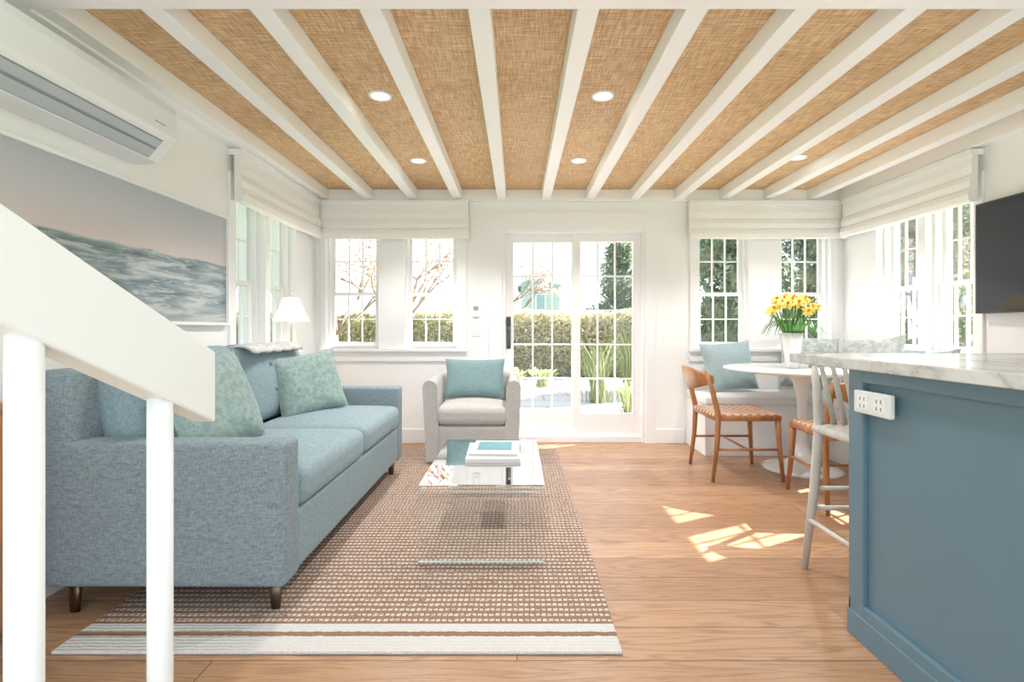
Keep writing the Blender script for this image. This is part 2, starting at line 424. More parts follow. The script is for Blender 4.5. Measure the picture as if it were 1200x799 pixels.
ti = [1]
def casing(side, ws, o0, o1):
    mp = mapper(side); mb = MB(); p = -.018
    us = [o0]+[q for w in ws for q in w]+[o1]
    for a, c in zip(us[0::2], us[1::2]): mb.box(*mp(a, c, p, 0, WZ0-.02, WZ1+.04), M_trim)
    mb.box(*mp(o0-.01, o1+.01, -.045, .05, WZ0-.03, WZ0), M_trim)
    mb.box(*mp(o0, o1, p, 0, WZ0-.12, WZ0-.03), M_trim)
    mb.obj('trim_%d' % ti[0], bevel=.003); ti[0] += 1
casing('back', backw[:2], -1.80, -.46)
casing('back', backw[2:], 1.58, 2.94)
casing('left', sidew, 3.27, 4.32); casing('right', sidew, 3.27, 4.32)
mb = MB()
mb.box(DX0-.11, DX0, YB-.02, YB, 0, DZ, M_trim); mb.box(DX1, DX1+.08, YB-.02, YB, 0, DZ, M_trim)
mb.box(DX0-.12, DX1+.09, YB-.026, YB, DZ, DZ+.15, M_trim); mb.obj('trim_%d' % ti[0])
def baseb(name, a): MB().box(*a, M_trim).obj(name, bevel=.004)
baseb('baseboard_back', (XL, DX0-.11, YB-.016, YB, 0, .13)); baseb('baseboard_back_right', (DX1+.08, 1.53, YB-.016, YB, 0, .13))
baseb('baseboard_left', (XL, XL+.016, -.6, YB-.016, 0, .13)); baseb('baseboard_right', (XR-.016, XR, -.6, 3.1, 0, .13))

# sliding door
r = root('door_1'); f = MB(); g = MB()
f.box(DX0, DX0+.03, YB+.0, YB+.2, 0, DZ, M_trim); f.box(DX1-.03, DX1, YB+.0, YB+.2, 0, DZ, M_trim)
f.box(DX0+.03, DX1-.03, YB+.0, YB+.2, DZ-.03, DZ, M_trim); f.box(DX0+.03, DX1-.03, YB+.04, YB+.2, 0, .05, M_trim)
for (a, c, d) in ((DX0+.03, .59, YB+.12), (.52, DX1-.03, YB+.075)):
    z0, z1 = .05, DZ-.03; st = .075 if a < 0 else .07; tp = .075; bt = .21
    f.box(a, a+st, d, d+.038, z0, z1, M_trim); f.box(c-st, c, d, d+.038, z0, z1, M_trim)
    f.box(a+st, c-st, d, d+.038, z0, z0+bt, M_trim); f.box(a+st, c-st, d, d+.038, z1-tp, z1, M_trim)
    gw = c-a-2*st; gh = z1-tp-z0-bt
    for i in range(1, 3): x = a+st+gw*i/3; f.box(x-.007, x+.007, d+.006, d+.032, z0+bt, z1-tp, M_trim)
    for i in range(1, 5): zz = z0+bt+gh*i/5; f.box(a+st, c-st, d+.007, d+.031, zz-.007, zz+.007, M_trim)
    g.box(a+st, c-st, d+.018, d+.021, z0+bt, z1-tp, M_glass)
f.obj('frame', r); g.obj('glass_pane', r)
h = MB(); h.box(-.10, -.06, YB+.105, YB+.12, .86, 1.16, M_black)
h.tube([(-.08, YB+.11, .89), (-.08, YB+.07, .90), (-.08, YB+.065, .93), (-.08, YB+.065, 1.02), (-.08, YB+.07, 1.05), (-.08, YB+.11, 1.06)], .010, M_black)
h.box(-.097, -.063, YB+.095, YB+.12, 1.10, 1.15, M_black); h.obj('handle', r, .002); recentre(r)

# roman shades
def shade(side, u0, u1):
    mp = mapper(side); mb = MB()
    mb.box(*mp(u0, u1, -.085, -.001, 2.165, 2.205), M_trim)
    prof = [(-.07, 2.165), (-.078, 2.10), (-.075, 2.045), (-.082, 2.035), (-.092, 2.00), (-.088, 1.965), (-.080, 1.955), (-.094, 1.945), (-.102, 1.91), (-.096, 1.875), (-.08, 1.862), (-.04, 1.868), (-.035, 2.16)]
    vs = []; n = len(prof); K = 14
    for i in range(K+1):
        u = u0+(u1-u0)*i/K
        for (d, z) in prof:
            sag = .006*math.sin(math.pi*i/K)*(2.165-z)/.3
            b_ = mp(u, u, d, d, z-sag, z-sag); vs.append((b_[0], b_[2], b_[4]))
    fs = [(i*n+j, i*n+(j+1) % n, (i+1)*n+(j+1) % n, (i+1)*n+j) for i in range(K) for j in range(n)]
    fs += [tuple(range(n)), tuple(reversed(range(K*n, K*n+n)))]
    mb.add(vs, fs, M_shade, False); return mb.obj('roman_shade')
shade('back', -1.84, -.44); shade('back', 1.56, 2.98); shade('left', 3.28, 4.59); shade('right', 3.28, 4.59)

# downlights
def downlight(x, y, z, e, c):
    r = root('recessed_downlight', (x, y, z))
    MB().lathe([(.043, 0), (.046, -.006), (.060, -.007), (.062, 0)], M_trim).obj('ring', r)
    MB().lathe([(.001, -.002), (.043, -.002)], M_emit).obj('lens', r)
    ld = bpy.data.lights.new('bulb', 'SPOT'); ld.spot_size = math.radians(116); ld.spot_blend = .5; ld.shadow_soft_size = .05; ld.energy = e; ld.color = c
    lo = bpy.data.objects.new('bulb', ld); COL.objects.link(lo); lo.parent = r; lo.location = (0, 0, -.02)
for (x, y) in ((-.743, 2.78), (.466, 2.78), (-.743, 3.85), (.466, 3.85), (2.076, 3.78)): downlight(x, y, ZC, 52, (1, .97, .93))
for (x, y) in ((-.9, 1.2), (.4, 1.2), (1.7, 1.2), (.4, .1), (1.7, .1)): downlight(x, y, 2.24, 11, (1, .97, .93))  # kitchen downlights out of view, added to brighten the interior

# ------------------------------------------------------------------ rug
RX0, RX1, RY0, RY1 = -1.50, .34, 1.645, 4.42
mb = MB()
w_, l_ = RX1-RX0, RY1-RY0
mb.rbox(0, w_, 0, l_, 0, .012, .006, M_rug, n=10)
o = mb.obj('area_rug'); o.location = (RX0, RY0, .001)

# ------------------------------------------------------------------ sofa
r = root('sofa'); sx0, sx1, sy0, sy1 = -1.73, -.835, 1.83, 3.71
MB().rbox(sx0+.02, sx1-.0, sy0+.12, sy1-.12, .13, .36, .02, M_sofa).obj('base', r)
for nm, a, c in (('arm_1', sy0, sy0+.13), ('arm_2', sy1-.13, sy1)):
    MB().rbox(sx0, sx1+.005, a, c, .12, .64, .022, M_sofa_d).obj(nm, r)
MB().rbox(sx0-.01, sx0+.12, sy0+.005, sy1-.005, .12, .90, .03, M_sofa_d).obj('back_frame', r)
ym = (sy0+sy1)/2
for i, (a, c) in enumerate(((sy0+.132, ym-.003), (ym+.003, sy1-.132))):
    MB().rbox(sx0+.26, sx1+.02, a, c, .36, .515, .05, M_sofa, crown=.028).obj('seat_cushion_%d' % (i+1), r)
    Mx = Matrix.Translation((sx0+.14, 0, .49)) @ Matrix.Rotation(math.radians(-12), 4, 'Y')
    cm_ = MB(); cm_.rbox(0, .16, a+.004, c-.004, 0, .46, .06, M_sofa, crown=.05, crown_ax=0, M=Mx)
    for t in (.33, .67):
        yy = a+(c-a)*t
        for zz in (.17, .32):
            cm_.lathe([(.0, .008), (.010, .006), (.013, 0), (.012, -.02)], M_sofa_d, 10, Mx @ orient((.203, yy, zz), (1, 0, 0)))
    cm_.obj('back_cushion_%d' % (i+1), r)
lg = MB()
for x in (sx0+.09, sx1-.06):
    for y in (sy0+.07, sy1-.07):
        lg.sweep([(x, y, .12), (x, y, .0 if x < -1.5 else .0135)], [.024, .016], [.012, .008], M_bronze, sq=5)
lg.obj('legs', r)
tw = MB()
vs = []; fs = []; K = 16; ox = .07
path = [(-1.812+ox, .70), (-1.816+ox, .86), (-1.805+ox, .915), (-1.76+ox, .93), (-1.68+ox, .945), (-1.60+ox, .962), (-1.56+ox, .955), (-1.525+ox, .935), (-1.51+ox, .92)]
for i in range(K+1):
    y = 2.80+.66*i/K
    for j, (x, z) in enumerate(path):
        vs.append((x+.008*math.sin(i*1.9)*(j > 5), y, z+.004*math.sin(i*2.1+j)))
P = len(path)
for i in range(K):
    for j in range(P-1): fs.append((i*P+j, (i+1)*P+j, (i+1)*P+j+1, i*P+j+1))
tw.add(vs, fs, M_throw, True); o = tw.obj('throw_blanket', r); md = o.modifiers.new('s', 'SOLIDIFY'); md.thickness = .012; md.offset = 1
recentre(r)

def cushion(name, loc, nrm, w, h, t, mat, roll=0, up=(0, 0, 1)):
    o = MB().pillow(w, h, t, mat).obj(name); o.matrix_world = orient(loc, nrm, up, roll); return o
cushion('throw_pillow', (-1.29, 2.17, .735), (1, -.25, .40), .44, .42, .15, M_sage, .08)
cushion('throw_pillow', (-1.31, 3.22, .705), (1, -.95, .45), .44, .40, .14, M_sage, .14)

# ------------------------------------------------------------------ armchair
def armchair(loc, rz):
    r = root('armchair', loc, rz); r.scale = (.92, .95, .97); W, D = .35, .34
    path = []
    for k in range(9): path.append((W, -D+.0+k*(.40)/8))
    for k in range(1, 24):
        a = math.pi*k/24; path.append((W*math.cos(a), .06+.27*math.sin(a)))
    for k in range(9): path.append((-W, .06-k*.40/8))
    th = .05; vs = []; fs = []; nn = len(path)
    for i, (x, y) in enumerate(path):
        p0 = Vector(path[max(0, i-1)]); p1 = Vector(path[min(nn-1, i+1)]); t = (p1-p0).normalized(); nr = Vector((t.y, -t.x))
        s = abs(i-(nn-1)/2)/((nn-1)/2); top = .70-.05*s**2
        pr = [(th, .03), (th+.0, top-.04), (th*.7, top-.012), (0, top), (-th*.7, top-.012), (-th, top-.04), (-th, .03)]
        for (d, z) in pr:
            q = Vector((x, y))+nr*d
            tap = 1-.08*(1-z/.7)
            vs.append((q.x*tap, q.y*tap, z))
    m_ = 7
    for i in range(nn-1):
        for j in range(m_): fs.append((i*m_+j, (i+1)*m_+j, (i+1)*m_+(j+1) % m_, i*m_+(j+1) % m_))
    fs += [tuple(reversed(range(m_))), tuple(range((nn-1)*m_, nn*m_))]
    MB().add(vs, fs, M_cream, True).obj('shell', r, .012)
    MB().rbox(-.285, .285, -.335, .25, .03, .31, .03, M_cream).obj('base', r)
    MB().rbox(-.29, .29, -.36, .24, .31, .46, .05, M_cream, crown=.03).obj('seat_cushion', r)
    l = MB()
    for x in (-.24, .24):
        for y in (-.24, .2): l.tube([(x, y, .05), (x, y, 0)], [.025, .02], M_chair)
    l.obj('legs', r); return r
armchair((-.345, 4.21, .0135), .0)
cushion('throw_pillow', (-.35, 4.24, .64), (0, -1, .30), .50, .33, .13, M_teal)

# ------------------------------------------------------------------ acrylic coffee table
r = root('coffee_table'); cx0, cx1, cy0, cy1, ch = -.44, .122, 2.27, 3.26, .35; z0 = .0135; t = .017
R = .03; prof = [(cy0, z0)]
for k in range(7): a = math.pi/2*k/6; prof.append((cy0+R-R*math.cos(a), ch-R+R*math.sin(a)))
for k in range(7): a = math.pi/2*k/6; prof.append((cy1-R+R*math.sin(a), ch-R+R*math.cos(a)))
prof.append((cy1, z0))
inn = [(cy0+t, z0)]; R2 = R-t
for k in range(7): a = math.pi/2*k/6; inn.append((cy0+R-R2*math.cos(a), ch-R+R2*math.sin(a)))
for k in range(7): a = math.pi/2*k/6; inn.append((cy1-R+R2*math.sin(a), ch-R+R2*math.cos(a)))
inn.append((cy1-t, z0)); n = len(prof)
mb = MB(); vs = [(x, y, z) for x in (cx0, cx1) for (y, z) in prof+inn]; o2 = 2*n
mb.add(vs, [(i, i+1, o2+i+1, o2+i) for i in range(n-1)]+[(n+i, o2+n+i, o2+n+i+1, n+i+1) for i in range(n-1)], M_acryl)
mb.add(vs, [(i, n+i, n+i+1, i+1) for i in range(n-1)]+[(o2+i, o2+i+1, o2+n+i+1, o2+n+i) for i in range(n-1)]+[(0, o2, o2+n, n), (n-1, 2*n-1, o2+2*n-1, o2+n-1)], M_acedge)
mb.obj('waterfall_slab', r); recentre(r)
r = root('book_stack')
def book(name, cx, cy, z, w, d, h, rot, cov, r):
    M_ = Matrix.Translation((cx, cy, z)) @ Matrix.Rotation(rot, 4, 'Z'); b_ = MB()
    b_.box(-w/2, w/2, -d/2, d/2, 0, .003, cov, M_); b_.box(-w/2, w/2, -d/2, d/2, h-.003, h, cov, M_)
    b_.box(-w/2, -w/2+.004, -d/2, d/2, .003, h-.003, cov, M_); b_.box(-w/2+.004, w/2-.005, -d/2+.005, d/2-.005, .003, h-.003, M_page, M_); b_.obj(name, r)
book('book_lower', -.13, 2.86, ch+.001, .29, .38, .02, .03, M_bookw, r)
book('book_upper', -.12, 2.88, ch+.022, .26, .32, .014, -.06, M_bookw, r)
MB().box(-.22, -.03, 2.80, 3.0, ch+.0365, ch+.038, M_bookt).obj('cover_picture', r)
recentre(r)

# ------------------------------------------------------------------ wall art / AC / TV
r = root('framed_seascape'); a0, a1, z0, z1 = 1.45, 3.24, 1.07, 1.755
f = MB(); fw = .018; d0, d1 = XL+.001, XL+.035
f.box(d0, d1, a0, a1, z0, z0+fw, M_trim); f.box(d0, d1, a0, a1, z1-fw, z1, M_trim)
f.box(d0, d1, a0, a0+fw, z0+fw, z1-fw, M_trim); f.box(d0, d1, a1-fw, a1, z0+fw, z1-fw, M_trim); f.obj('frame', r, .002)
o = MB().box(0, .012, 0, a1-a0-2*fw, 0, z1-z0-2*fw, M_sea).obj('print', r); o.location = (XL+.006, a0+fw, z0+fw)

r = root('air_conditioner'); mb = MB(); y0, y1 = 1.5, 2.45
prof = [(0, 1.84), (.0, 2.11), (.19, 2.11), (.215, 2.095), (.222, 2.06), (.222, 1.955), (.213, 1.935), (.13, 1.84), (.06, 1.832)]
n = len(prof); vs = [(XL+.001+d, y, z) for y in (y0, y1) for (d, z) in prof]
mb.add(vs, [(j, (j+1) % n, n+(j+1) % n, n+j) for j in range(n)]+[tuple(reversed(range(n))), tuple(range(n, 2*n))], M_plastic); mb.obj('body', r, .006)
A_, B_ = Vector((.213, 1.935)), Vector((.13, 1.84)); nn_ = Vector((.095, -.083)).normalized()
def slat(t0, t1, o0, o1, ya, yb, mat, name):
    q = []
    for y in (ya, yb):
        for (t, o_) in ((t0, o0), (t1, o0), (t1, o1), (t0, o1)):
            p = A_.lerp(B_, t)+nn_*o_; q.append((XL+.001+p.x, y, p.y))
    s_ = MB(); s_.add(q, [(0, 1, 2, 3), (7, 6, 5, 4), (0, 4, 5, 1), (1, 5, 6, 2), (2, 6, 7, 3), (3, 7, 4, 0)], mat); s_.obj(name, r)
slat(.12, .94, .0005, .0015, y0+.04, y1-.07, M_grey, 'air_outlet')
slat(.16, .45, .004, .008, y0+.05, y1-.08, M_grey2, 'louvre_1'); slat(.55, .90, .004, .008, y0+.05, y1-.08, M_grey2, 'louvre_2')
q = MB(); q.box(XL+.2225, XL+.224, 2.3, 2.37, 1.985, 1.99, M_grey); q.obj('badge', r)
recentre(r)

r = root('television'); mb = MB(); mb.box(XR-.065, XR-.025, 2.05, 3.27, 1.145, 1.84, M_black); mb.box(XR-.025, XR-.001, 2.4, 2.9, 1.3, 1.7, M_black); mb.obj('housing', r, .003)
MB().box(XR-.067, XR-.065, 2.062, 3.258, 1.158, 1.828, M_glassy).obj('screen', r); recentre(r)

r = root('light_switch'); mb = MB()
mb.box(-.41, -.335, YB-.007, YB-.0005, .98, 1.10, M_plastic); mb.box(-.39, -.355, YB-.012, YB-.007, 1.01, 1.07, M_trim); mb.obj('plate', r, .002); recentre(r)
r = root('thermostat'); mb = MB(); mb.box(-.41, -.345, YB-.018, YB-.0005, 1.16, 1.27, M_plastic); mb.box(-.40, -.355, YB-.020, YB-.018, 1.215, 1.255, M_grey); mb.obj('body', r, .003); recentre(r)

# ------------------------------------------------------------------ side table + lamp
r = root('side_table', (-1.665, 3.885, 0)); mb = MB(); mb.lathe([(0.001, .53), (.155, .53), (.16, .54), (.155, .552), (.001, .552)], M_cab)
for k in range(3):
    a = k*2.094+.5; mb.tube([(.05*math.cos(a), .05*math.sin(a), .53), (.13*math.cos(a), .13*math.sin(a), 0)], [.014, .010], M_cab)
mb.obj('table_body', r)
r = root('table_lamp', (-1.705, 3.86, .552)); mb = MB()
mb.lathe([(.001, 0), (.07, 0), (.07, .012), (.02, .02), (.010, .05), (.03, .12), (.045, .2), (.03, .30), (.010, .36), (.008, .56), (.006, .60)], M_chrome); mb.obj('base', r)
MB().lathe([(.130, .555), (.055, .73), (.053, .73), (.128, .555)], M_lampsh, 36).obj('shade', r)
MB().lathe([(.001, .765), (.008, .76), (.008, .745), (.003, .735), (.003, .59)], M_chrome, 10).obj('finial', r)
ld = bpy.data.lights.new('lamp_bulb', 'POINT'); ld.energy = 3; ld.color = (1, .84, .62); ld.shadow_soft_size = .03
lo = bpy.data.objects.new('lamp_bulb', ld); COL.objects.link(lo); lo.parent = r; lo.location = (0, 0, .64)

# ------------------------------------------------------------------ stair railing
r = root('stair_railing')
def zb(y): return 1.055-.455*(y-.6)
mb = MB(); x0, x1 = -.645, -.600; ya, yb_ = .25, 1.02; hgt = .14
vs = [(x, y, z) for x in (x0, x1) for (y, z) in ((ya, zb(ya)), (yb_, zb(yb_)), (yb_, zb(yb_)+hgt), (ya, zb(ya)+hgt))]
mb.add(vs, [(3, 2, 1, 0), (4, 5, 6, 7), (0, 1, 5, 4), (1, 2, 6, 5), (2, 3, 7, 6), (3, 0, 4, 7)], M_trim); mb.obj('handrail', r, .004)
for i, y in enumerate((.647, .893)):
    MB().tube([(-.6225, y, 0), (-.6225, y, zb(y)+.02)], .0195, M_trim, 24).obj('post_%d' % (i+1), r)
recentre(r)

# wooden cabinet
r = root('wooden_cabinet'); mb = MB(); mb.box(XL+.017, -1.69, 1.15, 1.72, .05, .78, M_cab); mb.box(XL+.017, -1.68, 1.14, 1.73, .78, .805, M_cab)
mb.box(XL+.03, -1.72, 1.17, 1.70, 0, .05, M_cab); mb.box(-1.69, -1.68, 1.17, 1.43, .08, .76, M_cab); mb.box(-1.69, -1.68, 1.44, 1.70, .08, .76, M_cab)
mb.obj('carcass', r, .003); k = MB()
for y in (1.41, 1.46): k.lathe([(.001, .02), (.01, .018), (.01, .01), (.004, 0)], M_black, 12, orient((-1.68, y, .45), (1, 0, 0)))
k.obj('knobs', r); recentre(r)

# ------------------------------------------------------------------ kitchen island
r = root('kitchen_island'); ix, iy0, iy1 = 1.168, .15, 1.765
MB().box(ix, 2.65, iy0, iy1, .0, .915, M_blue).obj('cabinet_body', r)
f = MB(); p = ix-.018
f.box(p, ix, iy1-.06, iy1+.012, 0, .915, M_blue); f.box(p, ix, iy0, iy0+.08, 0, .915, M_blue)
f.box(p, ix, iy0+.08, iy1-.06, 0, .125, M_blue); f.box(p, ix, iy0+.08, iy1-.06, .87, .915, M_blue)
f.box(p, 2.65, iy1, iy1+.012, 0, .125, M_blue); f.box(p-.004, ix, iy0, iy1+.016, 0, .085, M_blue); f.obj('shaker_frame', r, .003)
MB().box(1.10, 2.72, .10, 2.07, .915, .951, M_marble).obj('countertop', r, .004)
recentre(r)
r = root('power_outlet'); mb = MB(); q = ix-.018
mb.box(q-.020, q-.0005, 1.555, 1.72, .772, .847, M_plastic); mb.obj('cover', r, .005)
mb = MB()
for yc in (1.598, 1.675):
    mb.box(q-.022, q-.020, yc-.026, yc+.026, .786, .833, M_trim)
    for dz in (.798, .821):
        mb.box(q-.0227, q-.022, yc-.011, yc-.008, dz-.006, dz+.006, M_black); mb.box(q-.0227, q-.022, yc+.008, yc+.011, dz-.006, dz+.006, M_black)
mb.obj('sockets', r); recentre(r)

# ------------------------------------------------------------------ bar stool
r = root('bar_stool', (1.475, 2.03, 0)); mb = MB()
mb.rbox(-.205, .205, -.19, .185, .605, .64, .015, M_stool); mb.obj('seat', r)
mb = MB()
for s in (-1, 1):
    mb.tube([(s*.215, .215, 0), (s*.19, .185, .36), (s*.178, .17, .62), (s*.175, .19, .78), (s*.17, .225, .91)], [.014, .019, .021, .017, .014], M_stool, 12)
    mb.tube([(s*.21, -.20, 0), (s*.17, -.16, .61)], [.014, .02], M_stool, 12)
    mb.tube([(s*.205, .20, .22), (s*.20, -.19, .22)], .010, M_stool)
mb.obj('legs', r)
mb = MB(); mb.tube([(-.20, .198, .27), (.20, .198, .27)], .011, M_stool); mb.tube([(-.20, -.19, .19), (.20, -.19, .19)], .011, M_stool); mb.tube([(-.19, .185, .36), (.19, .185, .36)], .010, M_stool); mb.obj('stretchers', r)
mb = MB()
mb.sweep([(-.19, .222, .90), (-.1, .243, .905), (0, .25, .908), (.1, .243, .905), (.19, .222, .90)], .022, .010, M_stool, side=(0, 0, 1), sq=4)
for i in range(6):
    x = -.125+.05*i; mb.sweep([(x*.9, .165, .63), (x, .20, .77), (x*1.05, .245-.15*x*x*4, .90)], [.011, .013, .010], [.006]*3, M_stool, side=(1, 0, 0))
mb.obj('backrest', r)

# ------------------------------------------------------------------ dining chairs (local: faces +Y)
def dining_chair(loc, rz):
    r = root('dining_chair', loc, rz); mb = MB(); w, d = .225, .215
    for s in (-1, 1):
        mb.tube([(s*(w+.01), d+.02, 0), (s*(w-.005), d, .25), (s*(w-.01), d-.01, .455)], [.012, .017, .02], M_chair, 12)
        mb.tube([(s*(w+.005), -d-.03, 0), (s*w, -d+.0, .25), (s*w, -d+.01, .45), (s*w, -d-.03, .62), (s*(w-.005), -d-.075, .76)], [.012, .017, .02, .018, .013], M_chair, 12)
        mb.sweep([(s*w, -d, .435), (s*w, d, .435)], .013, .02, M_chair, side=(1, 0, 0), sq=4)
    for y in (-d, d): mb.sweep([(-w, y, .435), (w, y, .435)], .013, .02, M_chair, side=(0, 1, 0), sq=4)
    mb.tube([(-w, 0, .22), (w, 0, .22)], .008, M_chair)
    for s in (-1, 1): mb.tube([(s*w, -d, .22), (s*w, d, .22)], .009, M_chair)
    mb.obj('frame', r)
    MB().rbox(-w+.008, w-.008, -d-.015, d+.02, .438, .462, .01, M_weave, crown=-.012).obj('woven_seat', r)
    b_ = MB(); pts = []; hs = []
    for i in range(13):
        u = -1+2*i/12; pts.append((u*(w+.005), -d-.07-.055*(1-u*u)+.045*u**6, .70)); hs.append(.03+.055*(1-u*u))
    b_.sweep(pts, hs, .010, M_chair, side=(0, -.28, 1), sq=3.5); b_.obj('curved_backrest', r); return r
dining_chair((1.585, 3.735, 0), math.radians(-90))
dining_chair((1.99, 3.10, 0), math.radians(-4))

# tulip table
r = root('tulip_table', (2.13, 3.83, 0))
MB().lathe([(.001, 0), (.27, 0), (.275, .008), (.24, .022), (.14, .045), (.07, .09), (.038, .2), (.028, .35), (.032, .5), (.06, .64), (.10, .715), (.11, .725), (.001, .725)], M_white_gl, 48).obj('pedestal', r)
MB().lathe([(.001, .7255), (.44, .7255), (.545, .742), (.55, .75), (.545, .757), (.001, .757)], M_white_gl, 64).obj('tabletop', r)

# vase + daffodils
r = root('flower_vase', (2.04, 3.80, .758))
MB().lathe([(.001, 0), (.040, 0), (.045, .01), (.055, .10), (.068, .20), (.078, .26), (.073, .258), (.050, .10), (.036, .015), (.001, .015)], M_white_gl, 32).obj('vase', r)
fm = MB(); random.seed(3)
for i in range(28):
    a = i*2.399; rr = .165*math.sqrt((i+.5)/28); hx, hy = rr*math.cos(a), rr*math.sin(a); hz = .53-.5*rr*rr/.17*1.3+random.uniform(-.03, .02)
    fm.tube([(hx*.15, hy*.15, .05), (hx*.4, hy*.4, .26), (hx*.95, hy*.95, hz-.01)], .0035, M_stem, 5)
    nrm = Vector((hx*3.0+random.uniform(-.2, .2), hy*3.0-.4+random.uniform(-.2, .2), .45)).normalized()
    Mf = orient((hx, hy, hz), nrm, (0.01, .02, 1), random.uniform(0, 6))
    for k in range(6):
        an = k*math.pi/3; R_ = Matrix.Rotation(an, 4, 'Z')
        fm.add([(0, 0, 0), (.014, -.013, .004), (.034, -.014, .002), (.052, 0, -.004), (.034, .014, .002), (.014, .013, .004)], [(0, 1, 2, 3, 4, 5)], M_yel, False, Mf @ R_)
    fm.lathe([(.004, 0), (.008, .006), (.009, .015), (.013, .021)], M_org, 10, Mf)
for i in range(46):
    a = i*2.399; l = random.uniform(.13, .2); c, s = math.cos(a), math.sin(a); zt = random.uniform(.30, .40)
    fm.sweep([(c*.03, s*.03, .2), (c*.09, s*.09, .32), (c*l*.9, s*l*.9, zt), (c*l*1.1, s*l*1.1, zt-.07)], [.007, .010, .008, .001], [.0015]*4, M_stem, side=(-s, c, 0), n=4)
fm.obj('daffodils', r)

# ------------------------------------------------------------------ banquette
r = root('banquette_bench'); mb = MB()
mb.box(1.55, XR-.001, 4.22, YB-.001, 0, .42, M_trim); mb.box(2.50, XR-.001, 3.12, 4.22, 0, .42, M_trim); mb.obj('bench_base', r, .004)
mb = MB(); mb.rbox(1.54, XR-.02, 4.19, YB-.02, .42, .495, .02, M_bench, crown=.01); mb.rbox(2.47, XR-.02, 3.12, 4.185, .42, .495, .02, M_bench, crown=.01); mb.obj('seat_cushions', r)
recentre(r)
cushion('bench_pillow', (1.86, 4.50, .72), (.1, -1, .32), .47, .44, .14, M_lblue, .06)
cushion('bench_pillow', (2.55, 4.46, .755), (-.1, -1, .3), .50, .48, .14, M_pgrey, -.1)
cushion('bench_pillow', (2.80, 4.05, .75), (-1, -.35, .3), .5, .48, .14, M_pgrey, .12)
cushion('bench_pillow', (2.83, 3.55, .715), (-1, -.2, .25), .42, .40, .13, M_lblue, .05)

# ------------------------------------------------------------------ exterior
MB().box(-30, 40, YB+.2, 60, -.30, -.16, M_lawn).box(XR+.2, 40, -20, YB+.2, -.30, -.16, M_lawn).box(-30, XL-.2, -20, YB+.2, -.30, -.16, M_lawn).obj('garden_ground')
MB().box(-1.4, 3.2, YB+.2, 11.9, -.16, -.13, M_patio).obj('patio')
MB().box(XL-.5, XR+.15, YB+.18, YB+.66, 2.12, 2.22, M_trim).obj('added_shade_eave')  # unseen overhang added to shorten the sun patch inside the door
def leaves(mb, sampler, n, size, mat, seed=1):
    rnd = random.Random(seed)
    for _ in range(n):
        p = Vector(sampler(rnd)); a = Vector((rnd.gauss(0, 1), rnd.gauss(0, 1), rnd.gauss(0, 1))).normalized()
        b_ = a.cross(Vector((rnd.gauss(0, 1), rnd.gauss(0, 1), rnd.gauss(0, 1)))).normalized(); s = size*rnd.uniform(.6, 1.4)
        mb.add([p-a*s, p+b_*s*.45, p+a*s, p-b_*s*.45], [(0, 1, 2, 3)], mat)
def hedge(name, x0, x1, y0, y1, z1, n, mat, seed, size=.06):
    mb = MB(); mb.rbox(x0+.15, x1-.15, y0+.2, y1-.15, -.16, z1-.2, .1, M_core)
    def smp(r_):
        k = r_.random(); x = r_.uniform(x0, x1); y = r_.uniform(y0, y1); z = r_.uniform(-.15, z1)
        if k < .65: y = y0+abs(r_.gauss(0, .12))
        elif k < .9: z = z1-abs(r_.gauss(0, .10))+.05*math.sin(x*3)+.04*math.sin(x*7.3)
        else: x = r_.choice((x0, x1))+r_.gauss(0, .08)
        return (x, y, z)
    leaves(mb, smp, n, size, mat, seed); return mb.obj(name)
hedge('hedge', -9, 3.2, 12.6, 13.6, 1.45, 34000, M_hedge, 1, .055)
hedge('hedge', 10.8, 16, 12.5, 13.6, 1.6, 9000, M_hedge, 2, .06)
def foliage(mb, c, R, n, size, mat, seed):
    mb.lathe([(max(.001, math.sin(math.pi*k/8)*R[0]*.62), c[2]-math.cos(math.pi*k/8)*R[2]*.62) for k in range(9)], M_core, 12, None, (c[0], c[1]))
    def smp(r_):
        d = Vector((r_.gauss(0, 1), r_.gauss(0, 1), r_.gauss(0, 1))).normalized()*r_.uniform(.6, 1.1)
        return (c[0]+d.x*R[0], c[1]+d.y*R[1], c[2]+d.z*R[2])
    leaves(mb, smp, n, size, mat, seed)
def tree(name, x, y, h, w, n, mat, seed, base=.5):
    mb = MB(); mb.tube([(x, y, -.2), (x+.05, y, h*.4), (x, y, h*.8)], [.12, .09, .03], M_bark, 8)
    rnd = random.Random(seed)
    for k in range(6):
        t = k/5; foliage(mb, (x+rnd.uniform(-.35, .35)*w, y+rnd.uniform(-.3, .3)*w, base+(h-base)*t*.85+.3), (w*(1-.55*t), w*(1-.55*t), h*.15), n//6, .065, mat, seed*10+k)
    return mb.obj(name)
tree('evergreen_tree', 3.0, 15.2, 3.5, .95, 7000, M_green, 2)
tree('evergreen_tree', 4.45, 10.3, 3.9, 1.1, 8000, M_green, 3)
tree('evergreen_tree', 6.1, 11.0, 4.2, 1.2, 8000, M_green, 8)
tree('evergreen_tree', 7.7, 9.9, 4.4, 1.3, 9000, M_green, 4)
tree('evergreen_tree', 9.3, 11.3, 4.6, 1.4, 9000, M_green, 5)
